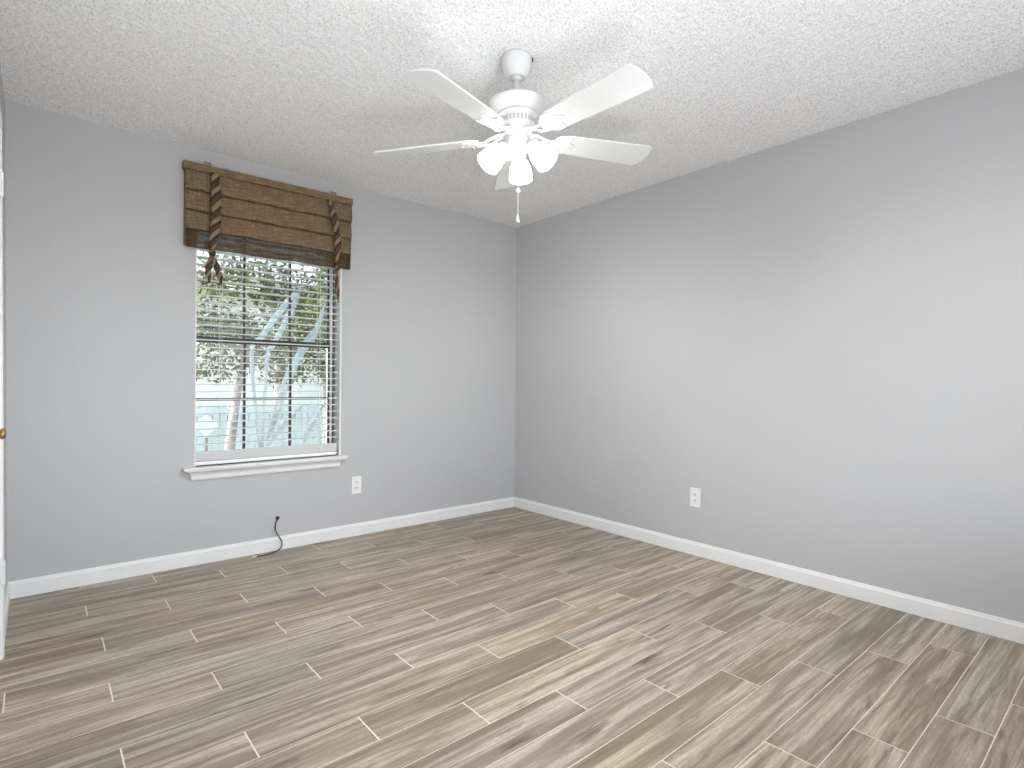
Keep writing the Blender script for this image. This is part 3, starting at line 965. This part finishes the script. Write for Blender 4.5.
tree('leafy_tree', (-1.245, 3.45, GZ), [(-0.235, 0, 0), (-0.215, 0, 0.6), (-0.165, 0, 1.1), (-0.09, 0, 1.6), (0.0, 0, 2.0)], 0.058,
     [((-0.39, 0.0, 2.17), (0.45, 0.3, 0.44)), ((0.09, 0.1, 2.02), (0.45, 0.3, 0.39)), ((0.51, 0.1, 1.98), (0.39, 0.3, 0.39)), ((-0.42, -0.1, 1.68), (0.42, 0.3, 0.18)), ((0.42, 0, 1.60), (0.37, 0.3, 0.15)), ((-0.1, 0.1, 2.72), (0.46, 0.3, 0.20))], 5600, 0.058, 'leaf1',
     'olive green tree with a pale trunk outside the left half of the window', 2)
tree('shrubby_tree', (0.10, 4.5, GZ), [(0, 0, 0), (0.03, 0, 0.8), (0.0, 0, 1.5), (-0.1, 0, 2.0)], 0.045,
     [((-0.05, 0.0, 2.45), (0.34, 0.4, 0.62)), ((-0.42, 0.1, 2.05), (0.38, 0.3, 0.42)), ((0.0, 0.0, 1.75), (0.36, 0.3, 0.28)), ((0.10, 0, 3.1), (0.22, 0.3, 0.35))], 5200, 0.058, 'leaf2',
     'bright yellow green tree outside the right edge of the window', 7)
tree('distant_tree', (1.0, 9.5, GZ), [(0, 0, 0), (0.05, 0, 1.2), (0.1, 0, 2.4), (0.0, 0, 3.2)], 0.11,
     [((-0.7, 0, 3.9), (1.1, 0.7, 0.7)), ((0.5, 0, 3.4), (1.0, 0.7, 0.8)), ((1.4, 0, 4.3), (0.8, 0.6, 0.6)), ((-0.9, 0.2, 2.6), (0.8, 0.6, 0.4)), ((1.5, 0.2, 2.7), (0.8, 0.6, 0.4))], 1300, 0.14, 'leaf3',
     'grey green tree further back in front of the cream house', 13)

pa = empty('palm_plant', (-1.35, 2.7, GZ), label='plant with long pale blue strap leaves leaning right outside the window', cat='plant')
bm = bmesh.new()
tube(bm, spline([(0, 0, 0), (0.02, 0, 0.3), (0.03, 0, 0.62)], 5), [0.06, 0.058, 0.056, 0.055, 0.054, 0.053, 0.052, 0.052, 0.05, 0.045, 0.04], 12)
obj('stem', bm, M['bark'], pa, smooth=True)
def strap(path, wd):
    pts = spline(path, 8)
    bm = bmesh.new()
    cl = bm.loops.layers.color.new('tone')
    L = []
    for i, p in enumerate(pts):
        f = i / (len(pts) - 1)
        t = (pts[min(i + 1, len(pts) - 1)] - pts[max(i - 1, 0)]).normalized()
        s = t.cross(Vector((0.1, 1, 0.15))).normalized()
        ww = wd * (0.5 + 1.1 * f) * min(1.0, (1 - f) * 3.0 + 0.05)
        L.append([bm.verts.new(p + s * ww), bm.verts.new(p + Vector((0, 0.012, 0))), bm.verts.new(p - s * ww)])
    for a, b in zip(L, L[1:]):
        for j in range(2):
            fc = bm.faces.new((a[j], a[j + 1], b[j + 1], b[j]))
            v = random.uniform(0.3, 1.0)
            for lp in fc.loops: lp[cl] = (v, v, v, 1)
    o = obj('strap_leaf', bm, M['frond'], pa, smooth=True)
    so = o.modifiers.new('thickness', 'SOLIDIFY'); so.thickness = 0.003
random.seed(21)
C0 = (0.03, 0, 0.62)
for q in (
    [C0, (-0.07, 0, 1.79), (0.03, 0, 2.0), (0.17, 0, 2.23), (0.35, 0, 2.48), (0.44, 0, 2.59)],
    [C0, (0.10, 0.05, 1.74), (0.17, 0.05, 1.93), (0.28, 0.05, 2.16), (0.41, 0.05, 2.45), (0.47, 0.05, 2.63)],
    [C0, (0.36, 0.05, 1.55), (0.50, 0.05, 1.86), (0.60, 0.05, 2.01), (0.70, 0.05, 2.27), (0.75, 0.05, 2.46)],
    [C0, (0.25, -0.05, 1.5), (0.40, -0.05, 1.81), (0.49, -0.05, 1.98), (0.60, -0.05, 2.15)],
    [C0, (0.08, -0.1, 0.85), (0.23, -0.1, 1.04), (0.45, -0.1, 1.26)],
    [(0.06, 0, 0.45), (0.45, 0.1, 0.72), (0.62, 0.1, 1.02), (0.82, 0.1, 1.33)]):
    strap(q, 0.026)

ho = empty('neighbor_house', (2.0, 12.0, GZ), label='cream house with a pale shingle roof beyond the fence', cat='house')
bm = bmesh.new(); box(bm, -5, 7, 0, 6, 0, 4.0)
obj('wall', bm, M['stucco'], ho)
bm = bmesh.new(); prism(bm, [(-0.6, 4.02), (-0.6, 4.10), (3.0, 5.6), (6.6, 4.10), (6.6, 4.02)], 'x', -5.5, 7.5)
obj('roof', bm, M['shingle'], ho)
obj('fascia', bx(-5.5, 7.5, -0.64, -0.6, 3.88, 4.12), M['eave'], ho)
for xx in (-4.4, 4.6):
    wf = obj('window', bx(xx, xx + 0.9, -0.05, 0.0, 1.5, 2.6), M['trim'], ho)
    obj('pane', bx(xx + 0.06, xx + 0.84, -0.06, -0.05, 1.56, 2.54), M['sash'], wf)
